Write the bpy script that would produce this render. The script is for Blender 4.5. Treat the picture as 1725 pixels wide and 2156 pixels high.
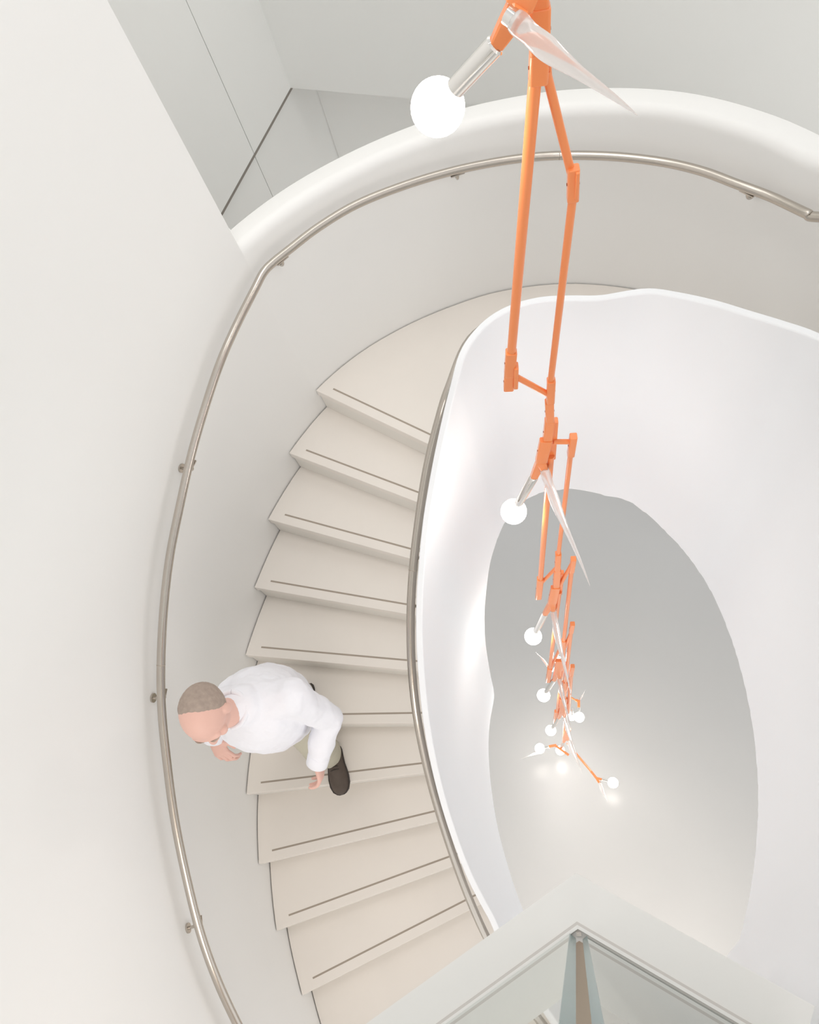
import bpy, bmesh, math, random
from mathutils import Vector, Matrix, Euler
from mathutils.geometry import intersect_line_line_2d

# ------------------------------------------------------------------ camera, world, exposure
sc = bpy.context.scene
for o in list(bpy.data.objects): bpy.data.objects.remove(o)
COL = sc.collection
H0 = 8.65                      # camera height above the lowest floor
F = 1500.0
CX, CY = 862.5, 1078.0
NAD = (1213.0, 1850.0)         # where plumb lines meet in the photograph
_dn = Vector((NAD[0]-CX, NAD[1]-CY, F)).normalized()
_Z = -_dn
_X = (Vector((1, 0, 0)) - _Z*_Z[0]).normalized()
_Y = _Z.cross(_X)
R3 = Matrix((_X, _Y, _Z))      # image frame -> world
cam_d = bpy.data.cameras.new('camera'); cam = bpy.data.objects.new('camera', cam_d); COL.objects.link(cam)
cx, cy, cz = R3 @ Vector((1, 0, 0)), R3 @ Vector((0, -1, 0)), R3 @ Vector((0, 0, -1))
M = Matrix((cx, cy, cz)).transposed().to_4x4(); M.translation = (0, 0, H0)
cam.matrix_world = M
cam_d.sensor_fit = 'HORIZONTAL'; cam_d.sensor_width = 36; cam_d.lens = F*36/1725
cam_d.clip_start = 0.02
sc.camera = cam

w = bpy.data.worlds.new('world'); sc.world = w; w.use_nodes = True
w.node_tree.nodes['Background'].inputs[0].default_value = (0.975, 0.975, 0.965, 1)
w.node_tree.nodes['Background'].inputs[1].default_value = 1.0
_n = w.node_tree                # fill gradient added to even the tones: brighter from the sides than from overhead
_tc = _n.nodes.new('ShaderNodeTexCoord'); _sx = _n.nodes.new('ShaderNodeSeparateXYZ'); _mr = _n.nodes.new('ShaderNodeMapRange')
_mr.inputs['From Min'].default_value = .05; _mr.inputs['From Max'].default_value = .95; _mr.inputs['To Min'].default_value = 1.18; _mr.inputs['To Max'].default_value = .74
_n.links.new(_tc.outputs['Generated'], _sx.inputs[0]); _n.links.new(_sx.outputs['Z'], _mr.inputs['Value']); _n.links.new(_mr.outputs[0], _n.nodes['Background'].inputs[1])

def area(name, loc, rot, size, power, col):
    l = bpy.data.lights.new(name, 'AREA'); l.shape = 'RECTANGLE'; l.size, l.size_y = size
    l.energy = power; l.color = col
    o = bpy.data.objects.new(name, l); COL.objects.link(o); o.location = loc; o.rotation_euler = rot
    return o
_fill = area('overhead_fill', (-.55, 1.55, H0+2.6), (0, 0, 0), (1.3, 1.7), 9, (1.0, 0.96, 0.92)); _fill.data.spread = math.radians(75)  # unseen fill added above the stair to lift the treads
area('lower_flight_fill', (-.72, -1.15, H0-1.9), (math.radians(40), math.radians(4), 0), (.9, .7), 15, (1.0, 0.95, 0.90))  # fill added under the platform to brighten the lower flight, no fitting there
area('panel_wall_fill', (-.2, 3.3, H0+1.6), (math.radians(38), 0, 0), (2.6, .6), 14, (1.0, 0.98, 0.93))  # added fill from above, brightens the panelled wall beyond the landing
area('lower_floor_fill', (0.4, -1.6, H0-5.9), (math.radians(-8), 0, 0), (2.2, 1.6), 68, (1.0, 0.90, 0.80))  # invented warm fill that lifts the near part of the lowest floor
sc.view_settings.view_transform = 'Standard'; sc.view_settings.look = 'None'
sc.view_settings.gamma = 1; sc.view_settings.use_curve_mapping = False
sc.view_settings.exposure = 0.09

def ray(px, py): return R3 @ Vector((px-CX, py-CY, F))
def P(px, py, D):              # point seen at a pixel, D metres below the eye
    r = ray(px, py); k = D/-r.z
    return Vector((r.x*k, r.y*k, H0-D))
def PY(px, py, y=1.2):         # point seen at a pixel on the upright plane at this y
    r = ray(px, py); k = y/r.y
    return Vector((r.x*k, y, H0+r.z*k))
def proj(v):
    q = R3.transposed() @ (Vector(v)-Vector((0, 0, H0)))
    return (CX+F*q.x/q.z, CY+F*q.y/q.z)

# ------------------------------------------------------------------ materials
def mat(name, col, rough=.5, metal=0, spec=.5, noise=0, nscale=4, emis=None, es=0, trans=0, ior=1.45, coat=0, bump=0, bscale=200):
    m = bpy.data.materials.new(name); m.use_nodes = True; nt = m.node_tree; b = nt.nodes['Principled BSDF']
    b.inputs['Base Color'].default_value = (*col, 1); b.inputs['Roughness'].default_value = rough
    b.inputs['Metallic'].default_value = metal; b.inputs['Specular IOR Level'].default_value = spec
    b.inputs['IOR'].default_value = ior; b.inputs['Transmission Weight'].default_value = trans
    b.inputs['Coat Weight'].default_value = coat
    if emis: b.inputs['Emission Color'].default_value = (*emis, 1); b.inputs['Emission Strength'].default_value = es
    tc = nt.nodes.new('ShaderNodeTexCoord')
    if noise:
        n = nt.nodes.new('ShaderNodeTexNoise'); n.inputs['Scale'].default_value = nscale; n.inputs['Detail'].default_value = 6
        mx = nt.nodes.new('ShaderNodeMix'); mx.data_type = 'RGBA'
        mx.inputs[6].default_value = (*[c*(1-noise) for c in col], 1); mx.inputs[7].default_value = (*[min(1, c*(1+noise)) for c in col], 1)
        nt.links.new(tc.outputs['Object'], n.inputs['Vector']); nt.links.new(n.outputs['Fac'], mx.inputs[0]); nt.links.new(mx.outputs[2], b.inputs['Base Color'])
    if bump:
        n = nt.nodes.new('ShaderNodeTexNoise'); n.inputs['Scale'].default_value = bscale
        bp = nt.nodes.new('ShaderNodeBump'); bp.inputs['Strength'].default_value = bump; bp.inputs['Distance'].default_value = .002
        nt.links.new(tc.outputs['Object'], n.inputs['Vector']); nt.links.new(n.outputs['Fac'], bp.inputs['Height']); nt.links.new(bp.outputs[0], b.inputs['Normal'])
    return m
MCURB = mat('curb_white', (.91, .895, .87), .5, noise=.01)
MWALL = mat('plaster_white', (.93, .925, .912), .5, noise=.012, nscale=2)
MWELL = mat('plaster_cool_white', (.865, .88, .905), .7, spec=.2, noise=.01, nscale=2)
MTREAD = mat('tread_beige', (.87, .82, .765), .45, noise=.04, nscale=3)
MRISER = mat('riser_beige', (.84, .81, .76), .5)
MGRIP = mat('grip_taupe', (.40, .34, .28), .6)
MFLOOR = mat('floor_grey', (.53, .53, .525), .21, spec=.35, noise=.03, nscale=1.2)
MPLAT = mat('platform_floor', (.52, .42, .33), .4, noise=.05, nscale=5)
MPANEL = mat('panel_grey', (.90, .90, .88), .5, noise=.015, nscale=2)
MREVEAL = mat('reveal_dark', (.30, .27, .24), .6)
MBEAD = mat('channel_beige', (.70, .665, .635), .5)
MSTEEL = mat('brushed_steel', (.56, .515, .465), .24, metal=1)
MCHROME = mat('chrome', (.86, .84, .81), .08, metal=1)
MORANGE = mat('orange_lacquer', (1.0, .305, .098), .3, coat=.4, noise=.02)
MSCREW = mat('screw_dark', (.35, .08, .02), .5)
MBULB = mat('bulb_glow', (1, 1, 1), .3, emis=(1, .93, .86), es=14)
def glassy(name, col, rough=0.0, ior=1.45):
    m = bpy.data.materials.new(name); m.use_nodes = True; nt = m.node_tree; nt.nodes.remove(nt.nodes['Principled BSDF'])
    g = nt.nodes.new('ShaderNodeBsdfGlass'); g.inputs[0].default_value = (*col, 1); g.inputs['Roughness'].default_value = rough; g.inputs['IOR'].default_value = ior
    nt.links.new(g.outputs[0], nt.nodes['Material Output'].inputs[0]); return m
MTHORN = glassy('thorn_glass', (1, .99, .985), .04)
_nt = MTHORN.node_tree; _g = [n for n in _nt.nodes if n.type == 'BSDF_GLASS'][0]; _d = _nt.nodes.new('ShaderNodeBsdfTranslucent'); _d.inputs[0].default_value = (1, .97, .96, 1)
_e = _nt.nodes.new('ShaderNodeBsdfDiffuse'); _e.inputs[0].default_value = (.95, .92, .91, 1); _m0 = _nt.nodes.new('ShaderNodeMixShader'); _nt.links.new(_d.outputs[0], _m0.inputs[1]); _nt.links.new(_e.outputs[0], _m0.inputs[2])
_m = _nt.nodes.new('ShaderNodeMixShader'); _m.inputs[0].default_value = .38; _nt.links.new(_g.outputs[0], _m.inputs[1]); _nt.links.new(_m0.outputs[0], _m.inputs[2]); _nt.links.new(_m.outputs[0], _nt.nodes['Material Output'].inputs[0])
MPANE = glassy('pane_glass', (.98, 1, .99), 0, 1.5)
MEDGE = mat('pane_edge_teal', (.15, .25, .245), .2, spec=.4, noise=.2, nscale=14)
MSKIN = mat('skin', (.80, .50, .42), .5, noise=.04, nscale=12)
MSHIRT = mat('shirt_white', (.88, .88, .93), .8, bump=.2)
MTROUS = mat('trousers_khaki', (.55, .52, .42), .85, bump=.3)
MSHOE = mat('shoe_brown', (.115, .09, .075), .75, noise=.2, nscale=30, bump=.3)
MSOLE = mat('sole_dark', (.06, .05, .045), .7)
MHAIR = mat('hair_grey', (.40, .32, .27), .8, noise=.25, nscale=60, bump=.8, bscale=120)

# ------------------------------------------------------------------ helpers
def link(name, me, m, parent=None, smooth=False):
    o = bpy.data.objects.new(name, me); COL.objects.link(o)
    if m:
        for mm in (m if isinstance(m, (list, tuple)) else [m]): me.materials.append(mm)
    if smooth:
        for p in me.polygons: p.use_smooth = True
    if parent:
        o.parent = parent
    return o
def fin(name, bm, m, parent=None, smooth=False, autos=None):
    bmesh.ops.recalc_face_normals(bm, faces=bm.faces)
    me = bpy.data.meshes.new(name); bm.to_mesh(me); bm.free()
    o = link(name, me, m, parent, smooth or autos is not None)
    if autos is not None:
        me.set_sharp_from_angle(angle=math.radians(autos))
    if parent is not None:
        o.matrix_parent_inverse = Matrix.Translation(-parent.location)
    return o
def empty(name, loc, label, cat, group=None):
    o = bpy.data.objects.new(name, None); COL.objects.link(o); o.location = loc; o.empty_display_size = .1
    o['label'] = label; o['category'] = cat
    if group: o['group'] = group
    return o
def struct(o, label=None):
    o['kind'] = 'structure'
    return o
def cr(pts, n=10):
    Q = [Vector(p) for p in pts]; Q = [2*Q[0]-Q[1]]+Q+[2*Q[-1]-Q[-2]]; o = []
    for i in range(1, len(Q)-2):
        a, b, c, d = Q[i-1:i+3]
        for k in range(n):
            t = k/n
            o.append(.5*(2*b+(c-a)*t+(2*a-5*b+4*c-d)*t*t+(3*b-a-3*c+d)*t**3))
    o.append(Q[-2]); return o
def frames(pts):
    T = []
    for i in range(len(pts)):
        a = pts[max(0, i-1)]; b = pts[min(len(pts)-1, i+1)]; T.append((b-a).normalized())
    n = T[0].orthogonal().normalized(); out = []
    for t in T:
        n = (n - t*n.dot(t)).normalized(); out.append((t, n, t.cross(n)))
    return out
def tube(bm, pts, r, seg=16, cap=True):
    pts = [Vector(p) for p in pts]; rs = r if hasattr(r, '__len__') else [r]*len(pts); rings = []
    for p, (t, n, b), rr in zip(pts, frames(pts), rs):
        rings.append([bm.verts.new(p+(n*math.cos(2*math.pi*k/seg)+b*math.sin(2*math.pi*k/seg))*rr) for k in range(seg)])
    for A, B in zip(rings, rings[1:]):
        for k in range(seg): bm.faces.new((A[k], A[(k+1) % seg], B[(k+1) % seg], B[k]))
    if cap: bm.faces.new(rings[0][::-1]); bm.faces.new(rings[-1])
def loftbox(bm, secs):
    """secs: list of (centre, u half-vector, v half-vector) -> rectangular sleeve with bevelled corners"""
    rings = []
    for c, u, v in secs:
        k = .78; co = [(1, k), (k, 1), (-k, 1), (-1, k), (-1, -k), (-k, -1), (k, -1), (1, -k)]
        rings.append([bm.verts.new(Vector(c)+u*a+v*b) for a, b in co])
    n = 8
    for A, B in zip(rings, rings[1:]):
        for k in range(n): bm.faces.new((A[k], A[(k+1) % n], B[(k+1) % n], B[k]))
    bm.faces.new(rings[0][::-1]); bm.faces.new(rings[-1])
def box(bm, c, u, v, w_):
    c = Vector(c); vs = [bm.verts.new(c+u*a+v*b+w_*d) for a in (-1, 1) for b in (-1, 1) for d in (-1, 1)]
    for f_ in ((0, 1, 3, 2), (4, 6, 7, 5), (0, 4, 5, 1), (2, 3, 7, 6), (0, 2, 6, 4), (1, 5, 7, 3)): bm.faces.new([vs[i] for i in f_])
def prism(bm, poly, z0, z1):
    a = [bm.verts.new((p[0], p[1], z0)) for p in poly]; b = [bm.verts.new((p[0], p[1], z1)) for p in poly]
    n = len(poly)
    bm.faces.new(a[::-1]); bm.faces.new(b)
    for k in range(n): bm.faces.new((a[k], a[(k+1) % n], b[(k+1) % n], b[k]))
def ribbon(bm, inner, outer, ztop, zbot):
    """upright wall: plan lines inner/outer, per-point top and bottom heights"""
    R = []
    for p, q, a, b in zip(inner, outer, ztop, zbot):
        R.append([bm.verts.new((p[0], p[1], b)), bm.verts.new((p[0], p[1], a)), bm.verts.new((q[0], q[1], a)), bm.verts.new((q[0], q[1], b))])
    for A, B in zip(R, R[1:]):
        for k in range(4): bm.faces.new((A[k], A[(k+1) % 4], B[(k+1) % 4], B[k]))
    bm.faces.new(R[0][::-1]); bm.faces.new(R[-1])
class Curve2:
    def __init__(s, pts, n=10):
        s.p = cr([Vector((a, b)) for a, b in pts], n); s.s = [0]
        for a, b in zip(s.p, s.p[1:]): s.s.append(s.s[-1]+(b-a).length)
        s.L = s.s[-1]
    def at(s, x):
        x = max(0, min(s.L, x))
        for i in range(len(s.s)-1):
            if s.s[i+1] >= x:
                t = (x-s.s[i])/(s.s[i+1]-s.s[i]); return s.p[i].lerp(s.p[i+1], t)
        return s.p[-1]
    def tan(s, x): return (s.at(x+.02)-s.at(x-.02)).normalized()
    def near(s, q):
        q = Vector(q[:2]); best = (9, 0)
        for i in range(len(s.p)-1):
            a, b = s.p[i], s.p[i+1]; t = max(0, min(1, (q-a).dot(b-a)/(b-a).length_squared)); d = (a.lerp(b, t)-q).length
            if d < best[0]: best = (d, s.s[i]+t*(b-a).length)
        return best[1]
    def hit(s, a, b):          # arclength where the line a->b (extended) crosses; nearest to b
        d = (b-a).normalized(); best = None
        for i in range(len(s.p)-1):
            r = intersect_line_line_2d(a-d*.2, b+d*2.2, s.p[i], s.p[i+1])
            if r is not None:
                x = s.s[i]+(r-s.p[i]).length; dist = (r-a).length
                if best is None or dist < best[0]: best = (dist, x)
        return None if best is None else best[1]
    def off(s, x, d):          # d to the right of travel
        t = s.tan(x); return s.at(x)+Vector((t.y, -t.x))*d

# ------------------------------------------------------------------ plan of the stair
OUT = Curve2([(-1.12, -1.28), (-1.30, -1.05), (-1.45, -.82), (-1.56, -.57), (-1.67, -.26), (-1.74, .07), (-1.78, .42), (-1.77, .78), (-1.72, 1.12),
              (-1.63, 1.46), (-1.51, 1.8), (-1.35, 2.11), (-1.15, 2.39), (-.92, 2.60), (-.66, 2.75), (-.39, 2.85), (-.10, 2.91), (.27, 2.89),
              (.64, 2.76), (.92, 2.54), (1.14, 2.26), (1.45, 1.88), (1.74, 1.3), (1.86, .6), (1.8, -.1), (1.6, -.7)])
# top edge of the balustrade around the well, (pixel x, pixel y, depth under the eye)
TOPL = [(1050, 1950, 3.72), (1022, 1895, 3.62), (990, 1830, 3.5), (955, 1735, 3.34), (928, 1640, 3.18), (908, 1540, 3.03), (896, 1440, 2.91), (890, 1340, 2.79),
        (891, 1250, 2.68), (896, 1180, 2.59), (904, 1100, 2.49), (915, 1030, 2.40), (930, 950, 2.29), (950, 860, 2.165), (967, 795, 2.07), (980, 750, 2.02), (1000, 715, 2.0),
        (1035, 678, 2.0), (1080, 652, 2.0), (1140, 636, 2.0), (1200, 633, 2.0), (1256, 633, 1.99), (1303, 626, 1.96), (1364, 618, 1.93), (1415, 624, 1.89),
        (1498, 642, 1.82), (1571, 664, 1.74), (1652, 689, 1.65), (1725, 716, 1.56)]
T3 = [Vector((-.24, -.62, H0-4.1)), Vector((-.31, -.42, H0-3.92))] + [P(*t) for t in TOPL] + [Vector((.74, .85, H0-1.3)), Vector((.735, .58, H0-1.1)),
      Vector((.68, .32, H0-.9)), Vector((.585, .08, H0-.72)), Vector((.47, -.09, H0-.6)), Vector((.36, -.185, H0-.52)), Vector((.335, -.30, H0-.5)), Vector((.34, -.55, H0-.5))]
WELL3 = cr(T3, 4)
WELL = Curve2([(v.x, v.y) for v in T3], 4)
NL = [((664, 821), (905, 937)), ((607, 953), (877, 1057)), ((564, 1093), (862, 1176)), ((533, 1236), (878, 1297)), ((516, 1379), (880, 1413)),
      ((512, 1527), (891, 1522)), ((522, 1672), (912, 1626)), ((547, 1819), (940, 1725)), ((585, 1959), (970, 1819)), ((637, 2096), (1005, 1908))]
RISE = .17; D0 = 3.0; TH = .028
nose = {}                       # step -> (s on outer, s on inner, depth)
for i, (a, b) in enumerate(NL):
    D = D0+RISE*i; A = P(*a, D).xy; B = P(*b, D).xy
    so = OUT.near(A); si = WELL.hit(OUT.at(so), B)
    nose[i] = (so, si, D)
for i in range(10, 13):
    a, b = nose[i-1], nose[i-2]
    nose[i] = (max(.0, a[0]-.375), max(.0, a[1]-.20), D0+RISE*i)
U0o = OUT.near((1.13, 2.27)); U0i = WELL.near((.46, 1.76))
eo = OUT.near((1.72, -.4)); ei = WELL.near((.36, -.185))
for k in range(0, 10):
    nose[-1-k] = (U0o+(eo-U0o)*k/9, U0i+(ei-U0i)*k/9, D0-RISE*(k+1))

# --- outer wall beside the lower flight, full height, ends in a plumb corner
sE = nose[0][0]
ss = [sE*k/90 for k in range(91)]
inn = [OUT.at(s) for s in ss]; outp = [OUT.off(s, -.13) for s in ss]
outp[-1] = P(477, 473, 2.0).xy
bm = bmesh.new(); ribbon(bm, inn, outp, [H0+1.5]*91, [H0-5.6]*91)
struct(fin('wall_left', bm, MWALL, autos=40))
# --- low outer wall (parapet) round the landing and up the right flight
ss = [sE+(OUT.L-sE)*k/120 for k in range(121)]
def par_top(s):
    if s < U0o: return 1.985
    return max(.45, 1.985-(s-U0o)/(eo-U0o)*1.53)
inn = [OUT.at(s) for s in ss]; outp = [OUT.off(s, -.125) for s in ss]; outp[0] = P(477, 473, 1.985).xy
zt = []
for s in ss:
    x = 0
    for d in (-.12, -.06, 0, .06, .12): x += par_top(s+d)/5
    zt.append(H0-x)
bm = bmesh.new(); rws = []
for p, q, z in zip(inn, outp, zt):         # softly rounded rim
    d = (q-p); T_ = d.length; d = d/T_; prof = [(0, -(z-(H0-3.5)))]
    for k in range(7):
        a = math.radians(15*k); prof.append((.042-.042*math.cos(a), -.05+.05*math.sin(a)))
    for k in range(5):
        a = math.radians(22.5*k); prof.append((T_-.012+.012*math.sin(a), -.012+.012*math.cos(a)))
    prof.append((T_, -(z-(H0-3.5))))
    rws.append([bm.verts.new((*(p+d*x), z+y)) for x, y in prof])
m_ = len(rws[0])
for A, B in zip(rws, rws[1:]):
    for k in range(m_): bm.faces.new((A[k], A[(k+1) % m_], B[(k+1) % m_], B[k]))
bm.faces.new(rws[0][::-1]); bm.faces.new(rws[-1])
struct(fin('wall_back', bm, MWALL, autos=50))

# ------------------------------------------------------------------ the staircase: one thing
stair = empty('staircase', (-1.1, .6, H0-5.1), 'curved white staircase with beige treads sweeping down the left of the stairwell', 'staircase')
def wedge(s0o, s0i, s1o, s1i, gap=.006):
    n = 8; po = [OUT.off(s0o+(s1o-s0o)*k/n, gap) for k in range(n+1)]; pi = [WELL.off(s0i+(s1i-s0i)*k/n, -TH-.002) for k in range(n+1)]
    return po, pi
for i in range(0, 13):
    so, si, D = nose[i]
    if i == 0: so1, si1 = U0o+.02, U0i+.02
    else: so1, si1 = nose[i-1][0]+.02, nose[i-1][1]+.02
    if i == 0:
        n = 40; po = [OUT.off(so+(so1-so)*k/n, .006) for k in range(n+1)]; pi = [WELL.off(si+(si1-si)*k/n, -TH-.002) for k in range(n+1)]
    else: po, pi = wedge(so, si, so1, si1)
    bm = bmesh.new(); prism(bm, po+pi[::-1], H0-D-.045, H0-D)
    tr = fin('landing' if i == 0 else 'tread', bm, MTREAD, stair)
    bv = tr.modifiers.new('b', 'BEVEL'); bv.width = .003; bv.segments = 2
    # riser under the nosing
    A, B = po[0], pi[0]; d = (B-A).normalized(); up = Vector((-d.y, d.x))
    if (po[2]-A).dot(up) < 0: up = -up
    bm = bmesh.new(); q = [A+up*.012, B+up*.012, B+up*.03, A+up*.03]; prism(bm, q, H0-D-RISE, H0-D-.045)
    fin('riser', bm, MRISER, stair)
    # dark anti-slip strip let into the tread
    a = A+d*.085+up*.048; b = B+up*.048-d*.0; bm = bmesh.new()
    prism(bm, [a, b, b+up*.0095, a+up*.0095], H0-D-.001, H0-D+.0007)
    fin('grip_strip', bm, MGRIP, tr)
for k in range(1, 10):          # right-hand flight rising to the upper floor
    so, si, D = nose[-k]
    so1, si1 = (nose[-k-1][0]+.02, nose[-k-1][1]+.02) if k < 9 else (so+.3, min(WELL.L, si+.2))
    po, pi = wedge(so, si, so1, si1)
    bm = bmesh.new(); prism(bm, po+pi[::-1], H0-D-.045, H0-D); fin('tread', bm, MTREAD, stair)
    A, B = po[0], pi[0]; d = (B-A).normalized(); up = Vector((-d.y, d.x))
    if (po[2]-A).dot(up) < 0: up = -up
    bm = bmesh.new(); q = [A+up*.012, B+up*.012, B+up*.03, A+up*.03]; prism(bm, q, H0-D-RISE, H0-D-.045); fin('riser', bm, MRISER, stair)

# well-side balustrade and fascia; its lower edge found where the lowest floor shows below it
GR = [(1105, 1925), (1078, 1850), (1050, 1750), (1035, 1660), (1029, 1580), (1032, 1520), (1041, 1465), (1035, 1430), (1025, 1370), (1021, 1320), (1023, 1260), (1034, 1180), (1058, 1110),
      (1090, 1065), (1120, 1045), (1150, 1035), (1200, 1029), (1230, 1033), (1270, 1042), (1310, 1050), (1342, 1066), (1395, 1112), (1450, 1172), (1500, 1250), (1540, 1345), (1570, 1450),
      (1588, 1550), (1596, 1650), (1594, 1760), (1581, 1870), (1562, 1960), (1543, 2022), (1515, 2100), (1300, 2120), (1200, 2100)]
def inside(x, y, poly):
    c = False; j = len(poly)-1
    for i in range(len(poly)):
        (xi, yi), (xj, yj) = poly[i], poly[j]
        if (yi > y) != (yj > y) and x < (xj-xi)*(y-yi)/(yj-yi)+xi: c = not c
        j = i
    return c
GRs = [tuple(v) for v in cr([Vector(g) for g in GR], 5)]
def bottom(x, y):
    D = 2.3
    while D < 6.0:
        if inside(*proj((x, y, H0-D)), GRs): return D
        D += .01
    return None
NW = 260
wp = []; wt = []; wb = []
for k in range(NW+1):
    s = WELL.L*k/NW; p = WELL.at(s); wp.append(p); wb.append(bottom(p.x, p.y))
    # height of the top line at this arclength
    i = 0
    best = min(range(len(WELL3)-1), key=lambda j: (WELL3[j].xy.lerp(WELL3[j+1].xy, .5)-p).length)
    a, b = WELL3[best], WELL3[best+1]; t = max(0, min(1, (p-a.xy).dot(b.xy-a.xy)/(b.xy-a.xy).length_squared)); wt.append(a.z+(b.z-a.z)*t)
good = [k for k in range(NW+1) if wb[k] is not None]
for k in range(NW+1):
    if wb[k] is None: wb[k] = wb[min(good, key=lambda g: abs(g-k))]
DBG = [(round(p.x, 2), round(p.y, 2), round(b, 2)) for p, b in zip(wp[::10], wb[::10])]
print('WELLDBG', DBG)
outr = []
for k in range(NW+1): outr.append(WELL.off(WELL.L*k/NW, -TH))
bm = bmesh.new(); ribbon(bm, wp, outr, wt, [H0-b for b in wb])
bal = fin('balustrade', bm, MWELL, stair, autos=50); bal['label'] = 'smooth white solid balustrade and fascia wrapping the open well'
bv = bal.modifiers.new('b', 'BEVEL'); bv.width = .005; bv.segments = 3; bv.limit_method = 'ANGLE'; bv.angle_limit = math.radians(50)
# sloping soffit under the flights
bm = bmesh.new(); rows = []
keys = sorted(nose)             # -10 .. 12
rws = [nose[i] for i in keys if i < 0]+[(U0o+(nose[0][0]-U0o)*k/16, U0i+(nose[0][1]-U0i)*k/16, D0) for k in range(1, 16)]+[nose[i] for i in keys if i >= 0]
for so, si, D in rws:
    z = H0-D-.32
    rows.append([bm.verts.new((*OUT.off(so, .004), z)), bm.verts.new((*WELL.off(si, -TH), z)), bm.verts.new((*WELL.off(si, -TH), z-.03)), bm.verts.new((*OUT.off(so, .004), z-.03))])
for A, B in zip(rows, rows[1:]):
    if (A[0].co-B[0].co).length > 1.2: pass
    for k in range(4): bm.faces.new((A[k], A[(k+1) % 4], B[(k+1) % 4], B[k]))
fin('soffit', bm, MWALL, stair, autos=40)

# ------------------------------------------------------------------ lowest floor, upper floor, curb
bm = bmesh.new(); prism(bm, [(-9, -8), (9, -8), (9, 12), (-9, 12)], -.2, 0); struct(fin('floor', bm, MFLOOR))
apex = P(1213, 1838, 1.5).xy; dl = (P(770, 2156, 1.5).xy-apex).normalized(); dr = (P(1543, 2022, 1.5).xy-apex).normalized()
ocl = 0; ocr = 0
def corner(o):                  # the platform outline moved inward by o
    bis = Vector((-dl.y, dl.x)); bir = Vector((dr.y, -dr.x))
    if bis.y > 0: bis = -bis
    if bir.y > 0: bir = -bir
    a1, a2 = apex+bis*(o-(.0085 if o > .05 else 0)), apex+bir*o
    x = intersect_line_line_2d(a1-dl*5, a1+dl*5, a2-dr*5, a2+dr*5); return x, bis, bir
_, bis, bir = corner(.1)
ch0 = P(1215, 1940, 1.5).xy
oc = abs((ch0-apex).dot(bir)); print('channel inset', oc, (ch0-apex).dot(bir))
LW = OUT.near(apex+dl*1.68)
wl = OUT.at(LW)
LR = 1.95
def plat_poly(o):
    c, _, _ = corner(o)
    L = c+dl*1.62; Rr = c+dr*LR
    return c, L, Rr
LR = .41
c, L, Rr = plat_poly(.012)
bm = bmesh.new(); prism(bm, [c, Rr, (1.75, -.45), (2.0, -3.2), (-1.0, -3.2), (-1.35, -1.25), L], H0-1.82, H0-1.53)
struct(fin('floor', bm, MPLAT))
def strip(o0, o1, z0, z1, name, m, r=LR, l=1.62):
    c0, _, _ = corner(o0); c1, _, _ = corner(o1); bm = bmesh.new()
    prism(bm, [c0+dl*l, c0, c0+dr*r, c1+dr*r, c1, c1+dl*l], z0, z1); return struct(fin(name, bm, m))
strip(0, oc, H0-1.84, H0-1.5, 'trim_1', MCURB, r=.45)
strip(oc, oc+.0045, H0-1.84, H0-1.4985, 'trim_2', MBEAD, r=.45)
strip(oc+.0045, oc+.010, H0-1.84, H0-1.4975, 'trim_3', MCURB, r=.45)
strip(oc+.010, oc+.026, H0-1.84, H0-1.503, 'trim_4', MBEAD, r=.45)

# glass guards standing on the curb
def pane(px_out, px_in, d, length, label):
    a = P(*px_out, 1.5).xy; b = P(*px_in, 1.5).xy; n = Vector((-d.y, d.x))
    if n.y > 0: n = -n
    th = .0135
    z0, z1 = H0-1.52, H0-.38
    g = empty('glass_panel', (a.x+d.x*length/2, a.y+d.y*length/2, z0), label, 'glass panel')
    bm = bmesh.new(); q = [a+d*.0008, a+d*length, a+d*length+n*th, b+d*.0008]; prism(bm, q, z0, z1)
    fin('pane', bm, MPANE, g)
    bm = bmesh.new(); q = [a, a+d*.0008, b+d*.0008, b]; prism(bm, q, z0, z1)
    e = fin('polished_edge', bm, MEDGE, g); e['label'] = 'teal green polished edge of the glass'
    return g
print('pane insets', (P(1201,1957,1.5).xy-apex).dot(bis), (P(1236,1971,1.5).xy-apex).dot(bir), 'oc', oc)
pane((1200, 1965), (1213, 1976), dl, 1.5, 'clear glass guard panel on the white curb, left of the corner gap')
pane((1236, 1971), (1227, 1978), dr, .33, 'clear glass guard panel on the white curb, right of the corner gap')
cl = empty('corner_clip', P(1218, 1972, 1.5), 'small steel clip in the corner gap between the two glass panels', 'clip')
bm = bmesh.new(); q = P(1219, 1966, 1.5)
box(bm, q+Vector((0, 0, .004)), Vector((.0045, 0, 0)), Vector((0, .003, 0)), Vector((0, 0, .004))); fin('clip_body', bm, MSTEEL, cl)
bm = bmesh.new(); tube(bm, [q+Vector((0, -.001, .007)), q+Vector((0, -.001, .010))], .0025, 12); fin('screw', bm, MSTEEL, cl)

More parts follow.
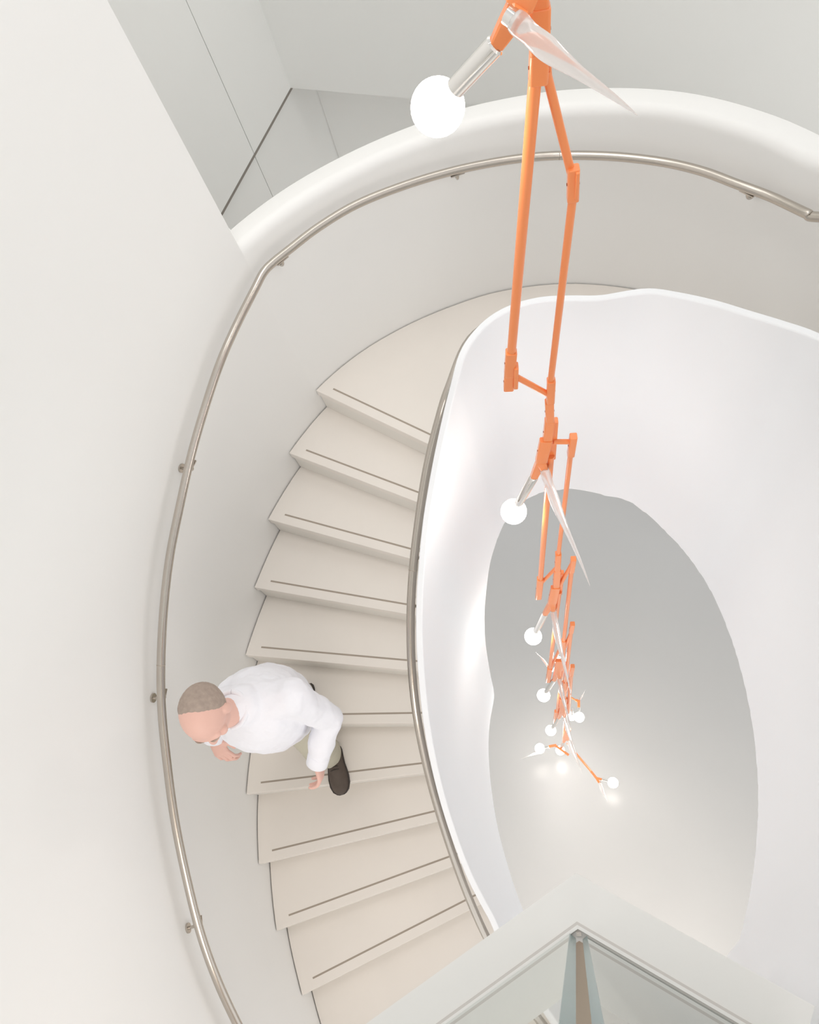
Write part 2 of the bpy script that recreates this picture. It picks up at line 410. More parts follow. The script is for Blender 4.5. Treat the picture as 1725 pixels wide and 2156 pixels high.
# ------------------------------------------------------------------ panelled wall beyond the landing
DL = 2.6
a0 = P(465, 450, DL).xy; a1 = P(612, 185, DL).xy; b1 = P(1120, 230, DL).xy
da = (a1-a0).normalized(); db = (b1-a1).normalized()
na = Vector((da.y, -da.x)); nb = Vector((db.y, -db.x))
if na.dot(-a1) < 0: na = -na
if nb.dot(-a1) < 0: nb = -nb
def slab(bm, p, q, n, t, z0, z1): prism(bm, [p, q, q-n*t, p-n*t], z0, z1)
def joints(px_list, p, d, n):    # arclengths along a wall for joints seen at these pixels
    out = []
    for (x, y) in px_list:
        r = ray(x, y); den = r.x*n.x+r.y*n.y; k = (p.x*n.x+p.y*n.y)/den; h = Vector((r.x*k, r.y*k)); out.append((h-p).dot(d))
    return out
def panelled(name, p, d, n, s0, s1, js, z0, z1, t=.02, g=.006):
    """wall of panels with open joints, one mesh, backing behind"""
    bm = bmesh.new(); ed = [s0]+sorted(js)+[s1]
    for i in range(len(ed)-1):
        x0 = ed[i]+(g/2 if i else 0); x1 = ed[i+1]-(g/2 if i < len(ed)-2 else 0)
        slab(bm, p+d*x0, p+d*x1, n, t, z0, z1)
    nf = len(bm.faces)
    slab(bm, p+d*s0-n*(t-.002), p+d*s1-n*(t-.002), n, .05, z0+.001, z1)
    bm.faces.ensure_lookup_table()
    for f_ in bm.faces[nf:]: f_.material_index = 1
    return struct(fin(name, bm, [MPANEL, MREVEAL]))
zL = H0-DL
LA = (a1-a0).length
ja = joints([(395, 0), (533, 325)], a0, da, na); print('joint A', ja)
panelled('wall_far', a0, da, na, -2.6, LA, [sum(ja)/2, sum(ja)/2-1.25], zL, H0+2.4)
# lower part of the same wall, set back behind a dark reveal
p2 = a0-na*.03
jl = joints([(540, 335), (570, 405)], p2, da, na)
cc = joints([(665, 190), (710, 328)], p2, da, na); print('corner', cc, LA)
LC = sum(cc)/2
panelled('wall_far', p2, da, na, -2.6, LC+.02, [sum(jl)/2], H0-6.2, zL-.035)
bm = bmesh.new(); slab(bm, a0-na*.022-da*2.6, a0+da*(LC+.0)-na*.022, na, .04, zL-.04, zL+.0); struct(fin('trim_6', bm, MREVEAL))
# hanging wall over the gap, and the recessed wall behind it
jb = []
panelled('wall_back', a1, db, nb, 0, 5.2, [], zL, H0+2.4)
pc = p2+da*LC
jc = joints([(1040, 222)], pc, db, nb)
panelled('wall_back', pc+db*.012, db, nb, 0, 6.0, jc, H0-6.2, zL+.4)
bm = bmesh.new(); prism(bm, [a1-nb*.03, a1-nb*.03+db*5.2, pc+db*5.2, pc], zL+.0, zL+.02); struct(fin('trim_5', bm, MPANEL))

# ------------------------------------------------------------------ handrails
def bracket(parent, rail_p, wall_p, r):
    """rosette on the wall, arm, saddle under the rail"""
    rail_p = Vector(rail_p); wall_p = Vector(wall_p); n = (rail_p-wall_p); n.z = 0; n.normalize()
    low = Vector((wall_p.x, wall_p.y, rail_p.z-.065))
    el = Vector((rail_p.x, rail_p.y, low.z))
    arm = cr([low, low+(el-low)*.6, el+Vector((0, 0, .022))-n*.006, rail_p+Vector((0, 0, -r*.7))], 5); bm = bmesh.new(); tube(bm, arm, .0065, 10); br = fin('bracket', bm, MSTEEL, parent, autos=40)
    bm = bmesh.new(); tube(bm, [low-n*.002, low+n*.008], .021, 20); fin('rosette', bm, MSTEEL, br, autos=40); bm = bmesh.new()
    t = Vector((-n.y, n.x, 0)); box(bm, rail_p+Vector((0, 0, -r-.001)), t*.032, n*.011, Vector((0, 0, .003)))
    fin('saddle', bm, MSTEEL, br)
RAIL_O = [(1725, 457, 2.11), (1700, 450, 2.12), (1670, 436, 2.135), (1620, 413, 2.15), (1550, 387, 2.15), (1480, 361, 2.155), (1400, 342, 2.16), (1300, 330, 2.16), (1200, 327, 2.16), (1120, 331, 2.15), (1040, 342, 2.14), (950, 361, 2.125), (850, 391, 2.11),
          (750, 431, 2.10), (670, 479, 2.10), (610, 525, 2.10), (575, 553, 2.10), (555, 574, 2.105), (537, 608, 2.13), (500, 681, 2.19), (465, 760, 2.25), (435, 848, 2.33), (405, 950, 2.41), (380, 1060, 2.495), (358, 1170, 2.58),
          (345, 1280, 2.67), (339, 1400, 2.78), (341, 1500, 2.875), (351, 1600, 2.97), (367, 1720, 3.075), (391, 1840, 3.18), (421, 1960, 3.285), (456, 2060, 3.38), (500, 2156, 3.49), (545, 2240, 3.58)]
ro = [P(*t) for t in RAIL_O]
# continue up beside the right flight
s_end = OUT.near(ro[0].xy); ext = []
for k in range(6, 0, -1):
    s = s_end+.28*k; q = OUT.off(s, .08); ext.append(Vector((q.x, q.y, ro[0].z+.14*k)))
rail = empty('handrail', ro[18], 'long steel handrail on the outer wall, bending where the flight meets the landing', 'handrail')
bm = bmesh.new(); tube(bm, cr(ext+ro, 6), .0185, 20); fin('rail_tube', bm, MSTEEL, rail, smooth=True)
def near_pt(pts, px):
    return min(pts, key=lambda q: (Vector(proj(q))-Vector(px)).length)
rof = cr(ro, 8)
for px in ((590, 540), (965, 358), (1580, 398), (397, 980), (341, 1468), (412, 1940)):
    q = near_pt(rof, px); wq = OUT.at(OUT.near(q.xy)); bracket(rail, q, (wq.x, wq.y, q.z), .0185)
def seam(parent, pts, px, r):
    i = min(range(len(pts)), key=lambda k: (Vector(proj(pts[k]))-Vector(px)).length); t = (pts[min(i+1, len(pts)-1)]-pts[i-1]).normalized()
    bm = bmesh.new(); tube(bm, [pts[i]-t*.0012, pts[i]+t*.0012], r+.0006, 20); fin('joint_ring', bm, MGRIP, parent)
seam(rail, rof, (339, 1405), .0185); seam(rail, rof, (1180, 327), .0185)
RAIL_I = [(1045, 2012, 3.93), (1016, 1955, 3.8), (985, 1884, 3.67), (955, 1803, 3.54), (922, 1700, 3.37), (896, 1600, 3.22), (877, 1500, 3.07), (867, 1400, 2.95), (865, 1300, 2.84), (870, 1200, 2.725), (883, 1090, 2.59), (901, 980, 2.44), (926, 880, 2.3),
          (947, 815, 2.2), (962, 782, 2.15), (985, 735, 2.11), (1015, 712, 2.1), (1070, 690, 2.1)]
ri = [P(*t) for t in RAIL_I[:-4]]
for s_ in (WELL.near(ri[-1].xy)+.16, WELL.near(ri[-1].xy)+.30, WELL.near(ri[-1].xy)+.46):
    q = WELL.off(s_, -TH-.06); ri.append(Vector((q.x, q.y, H0-2.12)))
rail2 = empty('handrail', ri[8], 'steel handrail on the inner balustrade beside the open well', 'handrail')
rif = cr(ri, 6)
bm = bmesh.new(); tube(bm, rif, .0185, 20); fin('rail_tube', bm, MSTEEL, rail2, smooth=True)
for px in ((870, 1165), (922, 1710), (866, 1275)):
    q = near_pt(rif, px); wq = WELL.off(WELL.near(q.xy), -TH); bracket(rail2, q, (wq.x, wq.y, q.z), .0185)
seam(rail2, rif, (870, 1196), .0185)

# ------------------------------------------------------------------ chandelier
chand = empty('chandelier', (0, 1.2, H0), 'tall orange jointed chandelier with round bulbs and clear glass thorns hanging down the well', 'chandelier')
UY = Vector((0, 1, 0))
def rod(a, b, r, parent=chand, name='rod'):
    bm = bmesh.new(); tube(bm, [a, b], r, 20); return fin(name, bm, MORANGE, parent, autos=40)
def block(pts, wu, wv, parent=chand, name='knuckle', screws=True):
    """rectangular lacquered knuckle following pts, half widths wu (across) and wv (towards the viewer)"""
    pts = [Vector(p) for p in pts]; bm = bmesh.new(); secs = []
    wu = wu if hasattr(wu, '__len__') else [wu]*len(pts)
    for i, p in enumerate(pts):
        t = (pts[min(i+1, len(pts)-1)]-pts[max(i-1, 0)]).normalized(); u = t.cross(UY).normalized(); v = u.cross(t).normalized()
        secs.append((p, u*wu[i], v*wv))
    loftbox(bm, secs); o = fin(name, bm, MORANGE, parent, autos=30)
    bv = o.modifiers.new('b', 'BEVEL'); bv.width = .0015; bv.segments = 2; bv.limit_method = 'ANGLE'
    if screws:
        t = (pts[-1]-pts[0]).normalized(); u = t.cross(UY).normalized(); v = u.cross(t).normalized(); bm = bmesh.new()
        m_ = pts[0].lerp(pts[-1], .5)
        bm.free()
        for sg in (-1, 1):
            bm = bmesh.new(); tube(bm, [m_+u*wu[0]*.98*sg, m_+u*(wu[0]+.0012)*sg], .0028, 10); fin('screw', bm, MSCREW, o)
    return o
def lamp(fork_tip, bulb_c, r=.0475, parent=chand, sr=.0165, watt=1.7):
    """chrome socket and glowing globe"""
    fork_tip = Vector(fork_tip); bulb_c = Vector(bulb_c); d = (bulb_c-fork_tip).normalized(); L = (bulb_c-fork_tip).length
    e = fork_tip+d*(L-r*.86)
    bm = bmesh.new(); prof = [(0, .82), (.03, 1), (.93, 1), (.97, .97), (1, .9)]
    tube(bm, [fork_tip.lerp(e, a) for a, _ in prof], [sr*b for _, b in prof], 24)
    fin('socket', bm, MCHROME, parent, autos=40)
    # globe with a short neck
    bm = bmesh.new(); N = 20; pts = []; rs = []
    for k in range(N+1):
        a = math.pi*k/N; pts.append(bulb_c+d*(r*-math.cos(a))); rs.append(max(.0004, r*math.sin(a)))
    nk = sr*.8; pts = [q for q in pts]; rs = [max(x, nk) if (q-bulb_c).dot(d) < -r*.6 else x for q, x in zip(pts, rs)]
    pts = [pts[0]-d*.003]+pts[1:]
    tube(bm, pts, rs, 32); fin('bulb', bm, MBULB, parent, smooth=True)
    l = bpy.data.lights.new('bulb_light', 'POINT'); l.energy = watt; l.color = (1, .93, .87); l.shadow_soft_size = r
    lo = bpy.data.objects.new('bulb_light', l); COL.objects.link(lo); lo.location = bulb_c+d*(r*1.02+.012); lo.parent = chand; lo.matrix_parent_inverse = Matrix.Translation(-chand.location)
def thorn(base, tip, r=.0135, parent=chand):
    base = Vector(base); tip = Vector(tip); d = (tip-base).normalized()
    bm = bmesh.new(); prof = [(0, .95), (.04, 1.05), (.08, 1.0), (.14, .93), (.2, 1.0), (.27, 1.05), (.34, .97), (.42, .8), (.52, .6), (.64, .45), (.76, .33), (.88, .2), (.96, .1), (1, .03)]
    s = cr([Vector((a, b, 0)) for a, b in prof], 3)
    side = d.cross(Vector((0, 0, 1))).normalized()
    tube(bm, [base.lerp(tip, v.x)+side*(.004*math.sin(v.x*5)) for v in s], [r*v.y for v in s], 24)
    o = fin('thorn', bm, MTHORN, parent, smooth=True)
    bm = bmesh.new(); tube(bm, [base-d*.014, base+d*.006], r*.9, 20)
    c_ = fin('ferrule', bm, MCHROME, o, autos=40)
    return o
TV = Vector((.103, -.4365, .113))
def fork(top, mid, la, ta, y=1.2, w0=.016, parent=chand, wv=.011):
    """Y-shaped arm: stem top->mid splitting to lamp tip la and thorn base ta"""
    fk = block([top, mid], w0, wv, parent, 'fork', True)
    for tip_, r_ in ((la, .0115), (ta, .0105)):
        pts = cr([Vector(top).lerp(Vector(mid), .55), Vector(mid), Vector(mid).lerp(Vector(tip_), .55), Vector(tip_)], 4)
        secs = []
        for i, p in enumerate(pts):
            t = (pts[min(i+1, len(pts)-1)]-pts[max(i-1, 0)]).normalized(); u = t.cross(UY).normalized(); v = u.cross(t).normalized(); k = i/(len(pts)-1)
            wdt = w0*(1-k)+r_*k
            secs.append((p, u*wdt, v*wv))
        bm = bmesh.new(); loftbox(bm, secs); fin('fork_arm', bm, MORANGE, fk, autos=35)
# stem from above
top_y = 1.2
block([PY(1140, -260), PY(1137, 15)], .0135, .012, name='knuckle')
rod(Vector((0.055, 1.2, H0+1.4)), PY(1140, -250), .012)
# module one (nearest)
def shift(v, dz=0, dy=0): return Vector((v.x, v.y+dy, v.z+dz))
block([PY(1137, 12), PY(1136, 110)], .0165, .014)
block([PY(1136, 108), PY(1133, 172)], .0160, .015)
fork(PY(1122, -60, 1.18), PY(1092, 14, 1.17), PY(1046, 92, 1.18), PY(1086, 44, 1.15), w0=.022)
lamp(PY(1046, 92, 1.18), PY(922, 226, 1.2), .0475, sr=.0175)
tb = PY(1084, 42, 1.15); r_ = ray(1340, 247); thorn(tb, Vector((0, 0, H0))+r_*(1.06/F), .0165)
rod(PY(1127, 165), PY(1077, 745), .0115)
rod(PY(1150, 150, 1.21), PY(1204, 368, 1.21), .0085)
block([PY(1208, 352, 1.205), PY(1206, 420, 1.2)], .0115, .0125)
rod(PY(1206, 418), PY(1160, 802), .0088)
block([PY(1077, 740), PY(1073, 788)], .0145, .013); block([PY(1073, 786), PY(1071, 818)], .0138, .012)
rod(PY(1085, 792), PY(1160, 833), .0085)
block([PY(1161, 800), PY(1159, 845)], .0115, .0125)
def module(pts, bulb, sock, thorn_b, thorn_tip, tz, w=1.0):
    """trunk points then fork"""
    for a, b in zip(pts[:-1], pts[1:-1]+[pts[-1]]):
        block([PY(*a), PY(*b)], .0135, .0125)
    last = pts[-1]
    la = PY(*sock, 1.195); ta = PY(*thorn_b, 1.185)
    return la, ta
block([PY(1087, 770, 1.195), PY(1086, 812, 1.195)], .0062, .0135, name='hinge_plate', screws=True)
block([PY(1216, 356, 1.2), PY(1212, 412, 1.2)], .004, .0135, name='hinge_plate', screws=False)
block([PY(1143, 30, 1.215), PY(1153, 165, 1.215)], .008, .010, name='hinge_plate', screws=False)
# module two
block([PY(1157, 845), PY(1158, 885)], .0125, .0125)
block([PY(1158, 884), PY(1152, 932)], .0145, .013)
block([PY(1166, 885, 1.215), PY(1161, 962, 1.215)], .0135, .012)
fork(PY(1150, 926, 1.195), PY(1140, 970, 1.19), PY(1125, 1003, 1.19), PY(1147, 988, 1.18), w0=.019)
lamp(PY(1125, 1003, 1.19), PY(1082, 1077), sr=.016)
def thorn_px(b, t, y=1.18, r=.0155, dm=None):
    tb = PY(*b, y); rr = ray(*t); z_b = (R3.transposed() @ (tb+TV-Vector((0, 0, H0)))).z
    thorn(tb, Vector((0, 0, H0))+rr*((dm or z_b)/F), r)
thorn_px((1147, 990), (1240, 1235))
rod(PY(1160, 960), PY(1138, 1222), .0115)
rod(PY(1166, 930), PY(1206, 930), .0085); block([PY(1208, 918), PY(1202, 957)], .0115, .0125)
rod(PY(1202, 955), PY(1176, 1168), .0088)
block([PY(1138, 1218), PY(1134, 1258)], .0145, .013)
rod(PY(1140, 1228), PY(1176, 1190), .008)
block([PY(1176, 1165), PY(1174, 1200)], .0125, .0125); block([PY(1174, 1199), PY(1171, 1238)], .0155, .013)
block([PY(1182, 1205, 1.215), PY(1178, 1248, 1.215)], .0125, .012)
# module three
fork(PY(1170, 1236, 1.195), PY(1163, 1268, 1.19), PY(1148, 1292, 1.19), PY(1165, 1284, 1.18), w0=.021)
lamp(PY(1148, 1292, 1.19), PY(1123, 1340), sr=.016)
thorn_px((1166, 1287), (1201, 1466))
rod(PY(1178, 1246), PY(1158, 1408), .0115); rod(PY(1180, 1232), PY(1205, 1185), .0085)
block([PY(1208, 1176), PY(1204, 1202)], .0115, .0125); rod(PY(1204, 1200), PY(1187, 1352), .0105)
block([PY(1158, 1406), PY(1154, 1434)], .0150, .013); rod(PY(1158, 1412), PY(1186, 1350), .009)
block([PY(1187, 1348), PY(1184, 1400)], .013, .0125)
# module four
fork(PY(1180, 1390, 1.195), PY(1176, 1410, 1.19), PY(1167, 1431, 1.19), PY(1178, 1427, 1.18), w0=.026)
lamp(PY(1167, 1431, 1.19), PY(1145, 1464), sr=.016)
thorn_px((1178, 1428), (1201, 1533))
rod(PY(1187, 1395), PY(1173, 1500), .0115); rod(PY(1186, 1372), PY(1205, 1326), .010)
block([PY(1206, 1313), PY(1203, 1330)], .0125, .0125); rod(PY(1203, 1328), PY(1190, 1442), .0115)
block([PY(1172, 1497), PY(1169, 1521)], .0160, .013); rod(PY(1173, 1502), PY(1189, 1446), .009)
block([PY(1190, 1435), PY(1188, 1480)], .014, .0125)
# module five
fork(PY(1187, 1470, 1.195), PY(1185, 1488, 1.19), PY(1177, 1511, 1.19), PY(1188, 1508, 1.18), w0=.028)
lamp(PY(1177, 1511, 1.19), PY(1160, 1538), sr=.016)
thorn_px((1189, 1510), (1220, 1612))
block([PY(1206, 1402), PY(1203, 1422)], .0135, .0125); rod(PY(1203, 1420), PY(1197, 1500), .014); rod(PY(1191, 1458), PY(1205, 1415), .010)
rod(PY(1192, 1480), PY(1187, 1562), .0135)
# module six and the splayed feet
fork(PY(1196, 1535, 1.195), PY(1193, 1548, 1.19), PY(1187, 1562, 1.19), PY(1196, 1557, 1.18), w0=.028)
lamp(PY(1187, 1562, 1.19), PY(1180, 1580), sr=.014, watt=3)
thorn_px((1197, 1560), (1226, 1628), r=.017)
e0 = PY(1190, 1562)
def at_depth(px, py, D): return P(px, py, D)
rod(P(1198, 1590, 7.75), P(1170, 1570, 7.75), .012)
block([P(1172, 1569, 7.75), P(1156, 1572, 7.75)], .018, .012, screws=False)
lamp(P(1157, 1573, 7.75), P(1137, 1576, 7.75), .050, sr=.015, watt=3)
tb = P(1136, 1585, 7.8); thorn(tb, P(1096, 1597, 7.6), .010)
rod(PY(1195, 1565), P(1246, 1625, 7.95), .011)
fork(P(1244, 1623, 7.95), P(1256, 1638, 7.95), P(1267, 1641, 7.95), P(1262, 1648, 7.95), w0=.022)
lamp(P(1267, 1641, 7.95), P(1291, 1648, 7.95), .052, sr=.016, watt=3)
thorn(P(1264, 1650, 7.95), P(1279, 1690, 7.7), .018)
# small arm to the right and its lamp
rod(P(1202, 1468, 6.9), P(1216, 1476, 6.9), .008)
block([P(1213, 1474, 6.9), P(1221, 1478, 6.9)], .014, .012, screws=False)
block([P(1219, 1474, 6.9), P(1219, 1490, 6.9)], .016, .012, screws=False)
lamp(P(1220, 1490, 6.9), P(1220, 1510, 6.9), .046, sr=.015)
thorn(P(1223, 1470, 6.9), P(1234, 1452, 6.75), .008)
# lamps turned away behind the stem
lamp(PY(1164, 1412, 1.27), PY(1175, 1390, 1.27), .026, sr=.010, watt=1.5)
thorn(PY(1152, 1400, 1.25), PY(1127, 1370, 1.25), .008)
lamp(PY(1206, 1492, 1.24), PY(1204, 1509, 1.24), .034, sr=.012, watt=1.5)

# ------------------------------------------------------------------ the person
person = empty('person', P(712, 1630, 4.02), 'person in white long-sleeved shirt, khaki trousers and brown shoes walking down the stairs', 'person')
zf = H0-4.02                    # tread under the leading foot
def pp(name, bm, m, parent=None, voxel=None, smooth_it=0, sub=0):
    bmesh.ops.recalc_face_normals(bm, faces=bm.faces)
    me = bpy.data.meshes.new(name); bm.to_mesh(me); bm.free()
    o = link(name, me, m, parent or person, True)
    if parent is None: o.matrix_parent_inverse = Matrix.Translation(-person.location)
    if voxel:
        r = o.modifiers.new('fuse', 'REMESH'); r.mode = 'VOXEL'; r.voxel_size = voxel; r.use_smooth_shade = True
    if smooth_it:
        q = o.modifiers.new('soften', 'SMOOTH'); q.factor = .6; q.iterations = smooth_it
    if sub: q = o.modifiers.new('s', 'SUBSURF'); q.levels = sub; q.render_levels = sub
    return o
def limb(bm, pts, rs, seg=20, flat=None):
    """rounded, tapering run of sections through pts; rs radius or (across, deep)"""
    pts = [Vector(p) for p in pts]; rr = [Vector(r) if hasattr(r, '__len__') else Vector((r, r)) for r in rs]
    n = len(pts); P2 = []; R2 = []
    cp = cr(pts, 6) if n > 2 else [pts[0].lerp(pts[1], k/6) for k in range(7)]
    cq = cr([Vector((r.x, r.y, 0)) for r in rr], 6) if n > 2 else [Vector((*rr[0].lerp(rr[1], k/6), 0)) for k in range(7)]
    t0 = (cp[1]-cp[0]).normalized(); t1 = (cp[-1]-cp[-2]).normalized()
    secs = []
    for a in (80, 60, 40, 20): 
        c_, s_ = math.cos(math.radians(a)), math.sin(math.radians(a)); secs.append((cp[0]-t0*min(cq[0].x, cq[0].y)*s_, cq[0]*c_))
    for a, b in zip(cp, cq): secs.append((a, b))
    for a in (20, 40, 60, 80):
        c_, s_ = math.cos(math.radians(a)), math.sin(math.radians(a)); secs.append((cp[-1]+t1*min(cq[-1].x, cq[-1].y)*s_, cq[-1]*c_))
    rings = []; X = Vector((1, 0, 0)) if flat is None else Vector(flat)
    for i, (c_, r) in enumerate(secs):
        t = t0 if i < 5 else t1 if i > len(secs)-6 else (secs[i+1][0]-secs[i-1][0]).normalized()
        u = (X-t*X.dot(t))
        if u.length < .05: u = t.orthogonal()
        u.normalize(); v = t.cross(u)
        rings.append([bm.verts.new(c_+u*r.x*math.cos(2*math.pi*k/seg)+v*r.y*math.sin(2*math.pi*k/seg)) for k in range(seg)])
    for A, B in zip(rings, rings[1:]):
        for k in range(seg): bm.faces.new((A[k], A[(k+1) % seg], B[(k+1) % seg], B[k]))
    bm.faces.new(rings[0][::-1]); bm.faces.new(rings[-1])
def ell(bm, c, r, rot=None, seg=32, rings=20):
    ret = bmesh.ops.create_uvsphere(bm, u_segments=seg, v_segments=rings, radius=1)
    for v in ret['verts']:
        v.co = Vector((v.co.x*r[0], v.co.y*r[1], v.co.z*r[2]))
        if rot: v.co.rotate(rot)
        v.co += c
    return ret['verts']
# joints (x: towards the well, -y: direction of travel), z above the tread under the leading foot
def V(x, y, z): return Vector((x, y, zf+z))
pel, bel, che, nkb, nk = V(-1.27, .69, .95), V(-1.235, .65, 1.10), V(-1.20, .61, 1.29), V(-1.225, .575, 1.43), V(-1.24, .55, 1.50)
shL, elL, wrL = V(-1.025, .63, 1.37), V(-.955, .60, 1.10), V(-1.045, .445, .945)
shR, elR, wrR = V(-1.385, .60, 1.37), V(-1.46, .64, 1.12), V(-1.495, .545, 1.04)
hpL, knL, anL = V(-1.19, .68, .88), V(-1.195, .58, .50), V(-1.272, .645, .10)
hpR, knR, anR = V(-1.35, .72, .90), V(-1.36, .70, .60), V(-1.38, .93, .29)
HT = Euler((math.radians(24), math.radians(-3), math.radians(4)))     # head pitched down towards the steps
hc = V(-1.252, .53, 1.615)
def hp(x, y, z):
    v = Vector((x, y, z)); v.rotate(HT); return hc+v
bm = bmesh.new()
ell(bm, hp(0, .008, .012), (.079, .100, .098), HT); ell(bm, hp(0, -.030, -.045), (.062, .068, .078), HT); ell(bm, hp(0, -.062, -.088), (.034, .032, .030), HT)
ell(bm, hp(0, -.078, .012), (.058, .022, .020), HT)                     # brow
limb(bm, [hp(0, -.092, -.004), hp(0, -.110, -.032), hp(0, -.104, -.044)], [.009, .013, .012])
for sx in (-1, 1):
    ell(bm, hp(sx*.040, -.070, -.030), (.024, .022, .020), HT)
    ell(bm, hp(sx*.082, .004, -.018), (.010, .019, .031), HT); ell(bm, hp(sx*.012, -.100, -.042), (.009, .010, .008), HT)
ell(bm, hp(0, -.091, -.066), (.023, .011, .006), HT); ell(bm, hp(0, -.088, -.077), (.020, .011, .007), HT)
limb(bm, [nkb, nk, hp(0, .01, -.05)], [.060, .054, .056])
limb(bm, [pel, bel, che, che+Vector((-.01, -.01, .10))], [(.14, .10), (.13, .10), (.155, .115), (.10, .075)])
for a, b, c_ in ((shL, elL, wrL), (shR, elR, wrR)):
    limb(bm, [che.lerp(a, .55)+Vector((0, 0, .05)), a], [.05, .055]); limb(bm, [a, a.lerp(b, .5), b], [.052, .046, .038]); limb(bm, [b, b.lerp(c_, .4), c_], [.038, .040, .026])
for a, b, c_ in ((hpL, knL, anL), (hpR, knR, anR)):
    limb(bm, [a, a.lerp(b, .5), b], [.088, .075, .055]); limb(bm, [b, b.lerp(c_, .35), c_], [.053, .056, .036]); limb(bm, [c_, c_+Vector((.015, -.07, -.066))], [.034, .024])
def hand(bm, wr, d, palmn, thumb_side):
    d = d.normalized(); palmn = (palmn-d*palmn.dot(d)).normalized(); s = d.cross(palmn).normalized()*thumb_side
    limb(bm, [wr-d*.01, wr+d*.03, wr+d*.075], [(.027, .020), (.036, .016), (.042, .014)], flat=s)
    for off, L, r, st in ((.031, .040, .0088, .078), (.0105, .045, .0092, .083), (-.0105, .042, .0088, .080), (-.031, .032, .0078, .073)):
        k = wr+d*st+s*off; a = k+(d*.86+palmn*.45+s*off*3).normalized()*L; b = a+(d*.5+palmn*.85).normalized()*L*.64; c_ = b+(d*.15+palmn).normalized()*L*.48
        limb(bm, [k, a], [r*1.12, r], 12); limb(bm, [a, b], [r, r*.92], 12); limb(bm, [b, c_], [r*.92, r*.78], 12)
    t0 = wr+s*.024+d*.022; t1 = t0+(s*.65+d*.65+palmn*.25).normalized()*.040; t2 = t1+(d+palmn*.4+s*.12).normalized()*.032
    limb(bm, [t0, t1], [.014, .0115], 12); limb(bm, [t1, t2], [.0112, .009], 12)
hand(bm, wrL, Vector((.0, -.55, -.75)), Vector((-.9, -.1, -.1)), 1)
hand(bm, wrR, Vector((.30, -.60, -.45)), Vector((.3, .2, -1)), 1)
pp('body', bm, MSKIN, voxel=.0036, smooth_it=3)
# short grey hair round the back and sides, thin in front
bm = bmesh.new(); ret = bmesh.ops.create_uvsphere(bm, u_segments=64, v_segments=44, radius=1)
for v in ret['verts']:
    x, y, z = v.co
    k = max(0, min(1, (y+.02+max(0, -z)*.35+.10*abs(x))/.42)); k *= max(0, min(1, (z+.62)/.2)); k = k*k*(3-2*k)
    f_ = .955+.085*k+.005*math.sin(23*x+9*y)*math.sin(19*z)
    v.co = hp(x*.079*f_, .008+y*.100*f_, .012+z*.098*f_)
pp('hair', bm, MHAIR)
for sx in (-1, 1):
    bm = bmesh.new(); ell(bm, hp(sx*.031, -.086, -.012), (.011, .009, .007), HT); pp('eye', bm, MSHIRT)
    bm = bmesh.new(); limb(bm, [hp(sx*.014, -.099, .010), hp(sx*.032, -.098, .016), hp(sx*.050, -.086, .010)], [.003, .004, .003], 10); pp('eyebrow', bm, MHAIR)
# shirt: torso and sleeves fused into one cloth surface
bm = bmesh.new()
limb(bm, [pel+Vector((0, 0, -.04)), pel.lerp(bel, .6), bel.lerp(che, .6), che+Vector((0, 0, .02)), che+Vector((-.012, -.012, .115))], [(.195, .175), (.195, .19), (.200, .175), (.190, .150), (.105, .085)])
limb(bm, [che+Vector((-.01, -.01, .08)), nkb+Vector((0, 0, .012))], [(.09, .075), (.066, .062)])
for a, b, c_, e_ in ((shL, elL, wrL, .9), (shR, elR, wrR, .8)):
    limb(bm, [che.lerp(a, .35)+Vector((0, 0, .045)), a.lerp(che, .1)+Vector((0, 0, -.004)), a.lerp(b, .12)], [.085, .078, .074])
    limb(bm, [a, a.lerp(b, .35), a.lerp(b, .75), b], [.077, .070, .062, .060]); limb(bm, [b, b.lerp(c_, .3), b.lerp(c_, .62), b.lerp(c_, e_)], [.060, .057, .055, .047])
sh_ = pp('shirt', bm, MSHIRT, voxel=.006, smooth_it=8)
tx = bpy.data.textures.new('folds', 'CLOUDS'); tx.noise_scale = .09
dm = sh_.modifiers.new('folds', 'DISPLACE'); dm.texture = tx; dm.strength = .022; dm.mid_level = .5
bm = bmesh.new(); cn = nkb+Vector((0, -.004, .030)); ring = []
for k in range(29):
    a = -math.pi/2+.16+(2*math.pi-.32)*k/28; ring.append(cn+Vector((.064*math.cos(a), .064*math.sin(a), .016*math.sin(a)+.004)))
limb(bm, ring, [.011]*29, 10); pp('collar', bm, MSHIRT, smooth_it=1)
for w_, e_, k0 in ((wrL, elL, .80), (wrR, elR, .62)):
    d = (w_-e_).normalized(); c0 = e_.lerp(w_, k0)
    bm = bmesh.new(); tube(bm, [c0, c0+d*.010, c0+d*.055, c0+d*.060, c0+d*.058], [.044, .049, .047, .042, .030], 28); pp('cuff', bm, MSHIRT)
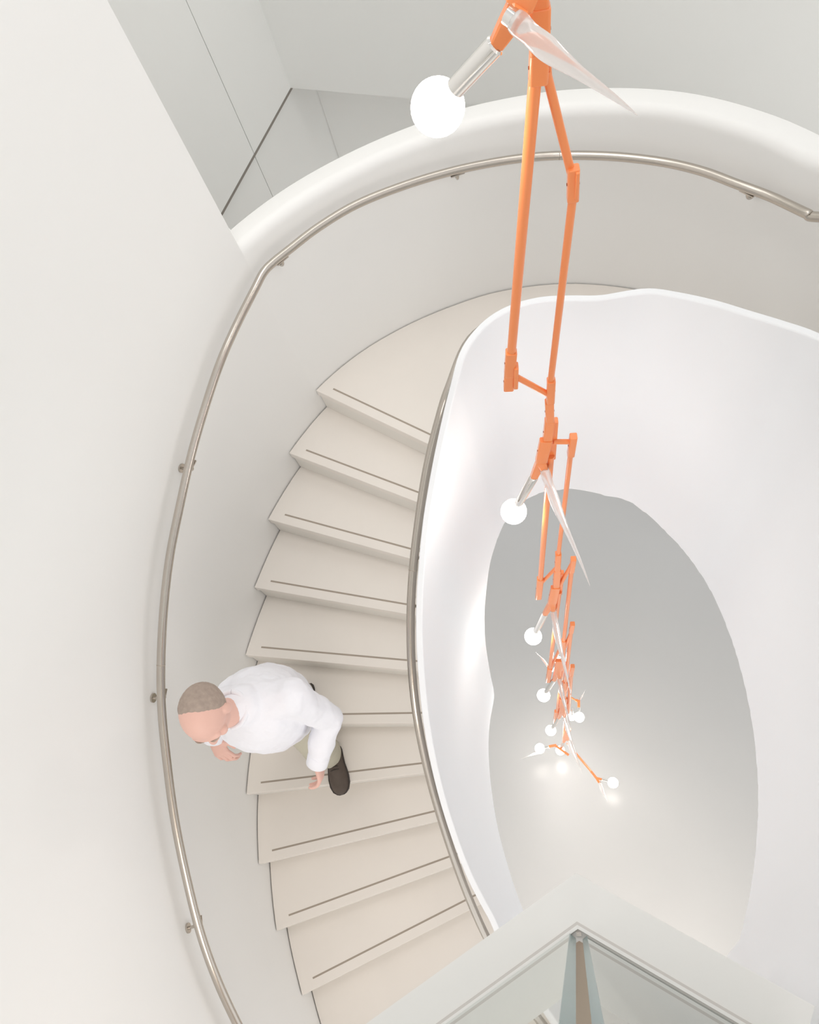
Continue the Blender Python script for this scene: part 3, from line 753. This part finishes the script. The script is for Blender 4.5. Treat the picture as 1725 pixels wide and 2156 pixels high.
# trousers
bm = bmesh.new()
limb(bm, [pel+Vector((0, 0, .06)), pel+Vector((0, .0, -.05))], [(.15, .12), (.155, .125)])
for a, b, c_ in ((hpL, knL, anL), (hpR, knR, anR)):
    limb(bm, [a, a.lerp(b, .5), b], [.105, .092, .080]); limb(bm, [b, b.lerp(c_, .5), c_+Vector((0, -.03, -.035))], [.080, .074, (.060, .078)])
tr_ = pp('trousers', bm, MTROUS, voxel=.007, smooth_it=5)
dm = tr_.modifiers.new('folds', 'DISPLACE'); dm.texture = tx; dm.strength = .012
def shoe(heel, toe, z, W=1.2):
    heel = Vector((heel[0], heel[1], z)); toe = Vector((toe[0], toe[1], z)); f_ = (toe-heel).normalized(); L = (toe-heel).length; s = Vector((f_.y, -f_.x, 0))
    prof = [(0, .026, .045), (.03, .033, .066), (.10, .037, .088), (.25, .037, .098), (.38, .038, .085), (.5, .042, .068), (.65, .046, .056), (.8, .044, .047), (.92, .034, .037), (.98, .019, .027), (1, .008, .018)]
    bm = bmesh.new(); rings = []
    for t, w2, h in prof:
        c = heel+f_*(L*t); rings.append([bm.verts.new(c+s*(W*w2*math.cos(a)*(1-.18*max(0, math.sin(a))))+Vector((0, 0, .012+math.sin(a)*(h-.012) if math.sin(a) > 0 else .010))) for a in [2*math.pi*k/20 for k in range(20)]])
    for A, B in zip(rings, rings[1:]):
        for k in range(20): bm.faces.new((A[k], A[(k+1) % 20], B[(k+1) % 20], B[k]))
    bm.faces.new(rings[0][::-1]); bm.faces.new(rings[-1]); sh = pp('shoe', bm, MSHOE, sub=1)
    bm = bmesh.new(); pl = [heel+f_*(L*t)+s*(W*w2+.004) for t, w2, h in prof]+[heel+f_*(L*t)-s*(W*w2+.004) for t, w2, h in prof[::-1]]
    prism(bm, [(p.x, p.y) for p in pl], z+.0008, z+.014); fin('sole', bm, MSOLE, sh)
    for k, t in enumerate((.40, .46, .52)):
        c = heel+f_*(L*t)+Vector((0, 0, (.084, .077, .069)[k])); bm = bmesh.new(); tube(bm, cr([c-s*.024-Vector((0, 0, .008)), c+Vector((0, 0, .002)), c+s*.024-Vector((0, 0, .008))], 4), .0024, 6); fin('lace', bm, MSOLE, sh, smooth=True)
toeL = P(719, 1673, 4.0).xy; heL = P(700, 1572, 4.0).xy
shoe(heL, toeL, zf)
shoe((anR.x-.02, anR.y+.05), (anR.x+.03, anR.y-.24), zf+.1705)
print('person px head', proj(hc), 'wristL', proj(wrL), 'toe', proj(Vector((*toeL, zf))), 'anL', proj(anL), 'wrR', proj(wrR), 'shoeR', proj((anR.x+.03, anR.y-.24, zf+.17)))
